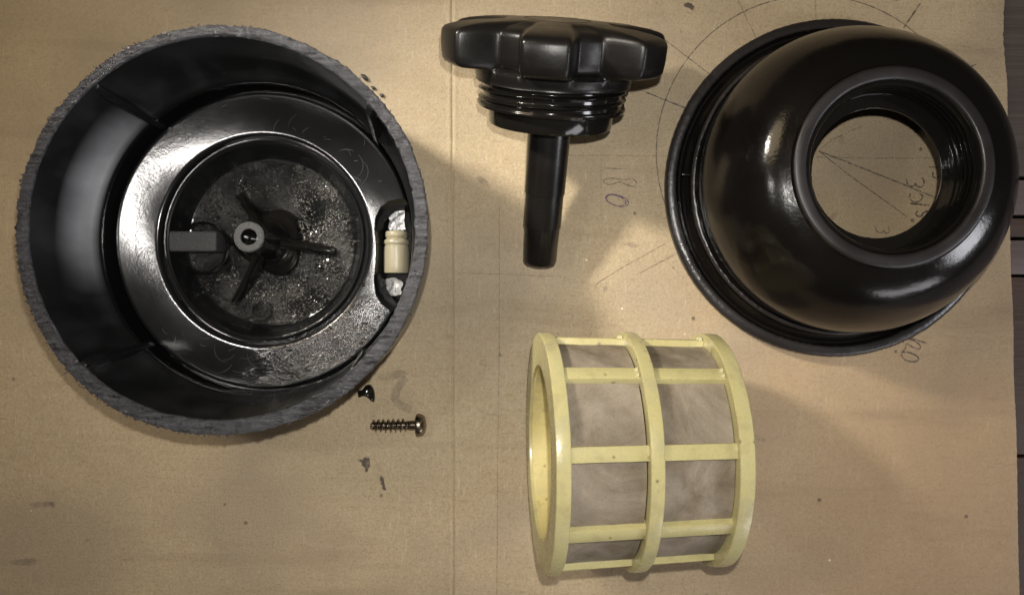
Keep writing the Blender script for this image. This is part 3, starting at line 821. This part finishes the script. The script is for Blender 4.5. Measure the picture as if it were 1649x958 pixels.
# (a, mode, value): radius either plain or following the lobes; a runs from the back face towards the stem
rows = [(0.0, 0, 0.0), (0.02, 0, 6), (0.05, 0, 10.3), (.35, 0, 10.6), (.35, 0, 11.2), (.05, 0, 11.5), (.4, 0, 17), (1.0, 1, .70), (1.9, 1, .86), (2.7, 1, .94), (3.3, 1, .975), (4.1, 1, .993), (5, 1, 1.0),
        (8, 1, 1.0), (11, 1, .995), (13.2, 1, .985), (14.3, 1, .965), (15.0, 1, .93), (15.5, 3, .5), (16.0, 3, .2), (16.6, 3, 0.0), (18.6, 3, -.01), (19.6, 3, -.03), (20.2, 0, 26.2), (20.6, 0, 25.6), (20.8, 0, 24)]
V = []; F = []; ns = 360; rings = []
for a, md, v in rows:
    if md == 0 and v == 0: rings.append([len(V)]); V.append((0, 0, 11 - a)); continue
    ring = []
    for i in range(ns):
        th = 2 * PI * i / ns
        if md == 0: r = v
        elif md == 1: r = Lr(th) * v
        else: r = 26.6 + (Lr(th) * .93 - 26.6) * max(0, v) + min(0, v) * 20
        aa = a
        ring.append(len(V)); V.append((r * math.cos(th), r * math.sin(th), 11 - aa))
    rings.append(ring)
for A, Bq in zip(rings, rings[1:]):
    for i in range(ns):
        j = (i + 1) % ns
        if len(A) == 1: F.append((A[0], Bq[i], Bq[j]))
        else: F.append((A[i], Bq[i], Bq[j], A[j]))
fix_normals(link('star_knob', V, F, M_knob, cap, angle=42))
# threaded collar
V = []; F = []; na = 64; ns = 200
for k in range(na + 1):
    a = 19.4 + 9.0 * k / na
    for i in range(ns):
        th = 2 * PI * i / ns; ph = ((a - 20.2) / 2.9 + th / (2 * PI)) % 1.0
        tr = max(0, 1 - abs(ph - .5) / .30); r = 23.6 + 1.6 * sstep(tr) * sstep((a - 19.4) / .8) 
        if a > 27.3: r = 23.8 + 1.4 * sstep((28.4 - a) / .5) * 1.0
        V.append((r * math.cos(th), r * math.sin(th), 11 - a))
for k in range(na):
    for i in range(ns):
        j = (i + 1) % ns; F.append((k * ns + i, k * ns + j, (k + 1) * ns + j, (k + 1) * ns + i))
fix_normals(link('threaded_collar', V, F, M_thread, cap, angle=60))
lathe('sealing_collar', [(r, 11 - a) for r, a in ((22, 27.0), (25.0, 27.2), (25.3, 27.8), (25.0, 28.6), (22.4, 29.0), (21.4, 29.4), (21.2, 34.0), (20.8, 34.6), (19.8, 34.8), (19.4, 34.2), (19.4, 31), (8, 31), (7.2, 31.6))], M_thread, cap, segs=160)
sp_ = [(7.5, 30.8), (7.4, 40), (7.1, 58.8), (6.75, 59.0), (6.7, 71.0), (6.35, 71.2), (6.05, 84.0), (5.7, 84.9), (5.0, 85.2), (0, 85.2)]
lathe('stem', [(r, 11 - a) for r, a in sp_], M_stem, cap, segs=64, angle=50)
V, F = box_data(6.3, 8.2, -.5, .5, 11 - 34.4, 11 - 29.5); 
o = link('collar_nib', V, F, M_thread, cap); o.location = (0, 0, 0)
for v_ in o.data.vertices: v_.co = Matrix.Rotation(R(38), 3, 'Z') @ (v_.co + Vector((.0146, 0, 0)))

# ------------------------------------------------------------ cylindrical filter
tl = R(5.5)
filt = thing('mesh_filter', 'cream plastic cage filter cylinder with dusty grey gauze, lying on its side', 'filter', (8.6, -50.2, 43.0), (0, tl, R(0.4)))
def taper(x): return 1 - .052 * x / 59.0
def xl(prof): # profile in (r, x) revolved about the local x axis
    return prof
def lathe_x(name, prof, mat, parent, segs=160, closed=False, fn=None, **k):
    V, F = lathe_data(prof, segs, closed, fn)
    V = [(z, x, y) for x, y, z in V]
    return fix_normals(link(name, V, F, mat, parent, **k))
def ringp(r0, r1, x0, x1, c=.7):
    return smooth_prof([(r0, (x0 + x1) / 2), (r0, x1 - .2), (r0 + .4, x1), (r1 - c, x1), (r1, x1 - c), (r1, x0 + c), (r1 - c, x0), (r0 + .4, x0), (r0, x0 + .2), (r0, (x0 + x1) / 2)], it=1)
def wobx(r, z, th): return (r + .12 * N(math.cos(th) * 3, math.sin(th) * 3, z * .1), z + .10 * N(math.cos(th) * 2.5 + 3, math.sin(th) * 2.5, 1))
lathe_x('end_ring', ringp(28.0, 38.7, 0.2, 4.8, .45), M_cream, filt, fn=wobx, segs=200)
lathe_x('middle_ring', ringp(34.0, 38.7, 27.6, 32.0, .45), M_cream, filt, fn=wobx, segs=200)
lathe_x('end_ring', ringp(27.5, 37.9, 54.2, 59.0, .45), M_cream, filt, fn=wobx, segs=200)
lathe_x('inner_sleeve', [(28.2, 1.0), (27.7, 1.4), (27.4, 3), (27.4, 57), (28.2, 58)], M_cream_in, filt, segs=100, label='smooth yellow bore of the filter')
lathe_x('end_web', [(27.8, 56), (27.8, 57.5), (0, 57.5)], M_cream_in, filt, segs=80)
BARS = [8 + 40 * k for k in range(9)]   # degrees from the top, positive away from the viewer's bottom edge
for k, ang in enumerate(BARS):
    V = []; F = []; nx_ = 70
    hw = 2.45
    for i in range(nx_ + 1):
        x = 4.6 + 49.6 * i / nx_; tp = taper(x); fl_ = max(math.exp(-((x - e_) / .9) ** 2) for e_ in (5.2, 26.8, 32.6, 53.6)); ro = 37.6 * tp; ri = 34.2 * tp; hw = 2.35
        sect = [(-hw, ri), (-hw, ro - .45), (-hw + .12, ro - .12), (-hw + .45, ro), (0, ro + .06), (hw - .45, ro), (hw - .12, ro - .12), (hw, ro - .45), (hw, ri)]
        for (yy, zz) in sect: V.append((x, yy + .06 * N(x * .2, k, 0), zz + .05 * N(x * .3, k, 4)))
    m = 9
    for i in range(nx_):
        for q in range(m - 1):
            a = i * m + q; F.append((a, a + m, a + m + 1, a + 1))
        F.append((i * m + m - 1, (i + 1) * m + m - 1, (i + 1) * m, i * m))
    F.append(tuple(range(m))); F.append(tuple(range(nx_ * m, nx_ * m + m)))
    o = fix_normals(link('bar', V, F, M_cream, filt, angle=50)); o.rotation_euler = (R(-ang), 0, 0)
    if ang in (48, 88):  # beads added only here, to catch paired glints at the joints
        for xe in (27.2, 53.8):
            bp = [tube_data([(xe - .9, yy, 37.5 * taper(xe) - .15), (xe - .45, yy, 37.5 * taper(xe) + .1), (xe + .2, yy, 37.5 * taper(xe) + .3), (xe + .5, yy, 37.5 * taper(xe) + .2)], [.25, .75, .85, .3], 10) for yy in (-1.05, 1.15)]
            for bv, bf in bp:
                o = fix_normals(link('glint_bead', bv, bf, M_bead, filt)); o.rotation_euler = (R(-ang), 0, 0)
for k, ang in enumerate(BARS):
    a0, a1 = ang + 3.2, ang + 40 - 3.2
    for (x0, x1) in ((4.9, 27.3), (32.1, 53.9)):
        V = []; F = []; nu, nv = 34, 22
        for i in range(nu + 1):
            for j in range(nv + 1):
                x = x0 + (x1 - x0) * i / nu; f = j / nv; a = R(a0 + (a1 - a0) * f)
                ed = math.sin(PI * f) ** .5 * math.sin(PI * i / nu) ** .4
                r = 35.6 * taper(x) - .6 * ed + ed * (.55 * N(x * .10 + y * .0, k * 3.1 + f * 2.2, x0) + .22 * N(x * .35, k * 2 + f * 6, 3)
                    + .30 * math.sin(x * .35 + f * 5 + k) * (1 if ang in (48, 8) else .35))
                V.append((x, r * math.sin(-a) * -1, r * math.cos(a)))
        for i in range(nu):
            for j in range(nv):
                a = i * (nv + 1) + j; F.append((a, a + 1, a + nv + 2, a + nv + 1))
        link('gauze_panel', V, F, M_gauze, filt, angle=None)

# ------------------------------------------------------------ screw
scr = thing('screw', 'dark steel pan head self tapping screw lying beside the black bowl', 'screw', (-52.3, -47.6, 3.0), (0, R(-3.0), R(1.6)))
V, F = lathe_data(smooth_prof([(0, 20.7), (1.2, 20.6), (2.9, 20.2), (3.9, 19.2), (4.15, 18.2), (4.15, 17.3), (3.9, 17.0), (1.7, 16.9)], it=1), 48)
V = [(z, x, y) for x, y, z in V]; fix_normals(link('screw_head', V, F, M_screw, scr, angle=45))
V = []; F = []; ns = 40; nk = 170
for k in range(nk + 1):
    x = 17.2 * k / nk
    for i in range(ns):
        th = 2 * PI * i / ns; ph = (x / 1.85 + th / (2 * PI)) % 1
        tr = max(0, 1 - abs(ph - .5) / .22); core = 1.45 if x < 13 else 1.45 + .25 * sstep((x - 13) / 2)
        am = sstep(x / 1.2) * (1 - sstep((x - 12.6) / 1.6)); r = core * (.75 + .25 * sstep(x / 1.0)) + 1.15 * tr * am
        V.append((x, r * math.cos(th), r * math.sin(th)))
for k in range(nk):
    for i in range(ns):
        j = (i + 1) % ns; F.append((k * ns + i, k * ns + j, (k + 1) * ns + j, (k + 1) * ns + i))
F.append(tuple(range(ns)))
fix_normals(link('screw_thread', V, F, M_screw, scr, angle=50))

# ------------------------------------------------------------ scraps
def scrap(name, label, cat, pts, h, mat, group=None, seed=0):
    P = [B(*p) for p in pts]; cx = sum(p[0] for p in P) / len(P); cy = sum(p[1] for p in P) / len(P)
    P = smooth_prof([(x - cx, y - cy) for x, y in P] + [(P[0][0] - cx, P[0][1] - cy)], it=2)[:-1]
    n = len(P); V = []; F = []
    for z, k in ((-.25, .9), (h * .35, 1.0), (h * .8, .78), (h, .4)):
        for (x, y) in P: V.append((x * k + .1 * N(x, y, z + seed), y * k + .1 * N(x, y, z + 5 + seed), z + .25 * N(x * 1.3, y * 1.3, seed + z)))
    V.append((0, 0, h + .05))
    for L in range(3):
        for i in range(n):
            j = (i + 1) % n; F.append((L * n + i, L * n + j, (L + 1) * n + j, (L + 1) * n + i))
    for i in range(n): F.append((3 * n + i, 3 * n + (i + 1) % n, 4 * n))
    F.append(tuple(range(n))[::-1])
    o = fix_normals(link(name, V, F, mat, angle=60)); o.location = (cx * MM, cy * MM, 0)
    o['label'] = label; o['category'] = cat
    if group: o['group'] = group
    return o
scrap('plastic_scrap', 'shiny hooked black plastic scrap just above the screw', 'scrap', [(576, 627), (582, 629), (590, 619), (598, 618), (604, 628), (605, 644), (601, 648), (595, 640), (588, 637), (581, 638), (577, 641)], 2.4, M_thread)
scrap('plastic_crumb', 'largest black plastic crumb right of the bowl rim, level with the cap collar', 'crumb', [(581, 120), (589, 121), (594, 128), (592, 133), (584, 128)], 1.6, M_scuff, 'crumbs beside the bowl rim')
scrap('plastic_crumb', 'thin black crumb between two others right of the bowl rim', 'crumb', [(597, 140), (603, 139), (607, 145), (600, 146)], 1.2, M_scuff, 'crumbs beside the bowl rim', 2)
scrap('plastic_crumb', 'lowest round black crumb right of the bowl rim', 'crumb', [(611, 152), (617, 151), (620, 156), (614, 159)], 1.2, M_scuff, 'crumbs beside the bowl rim', 3)
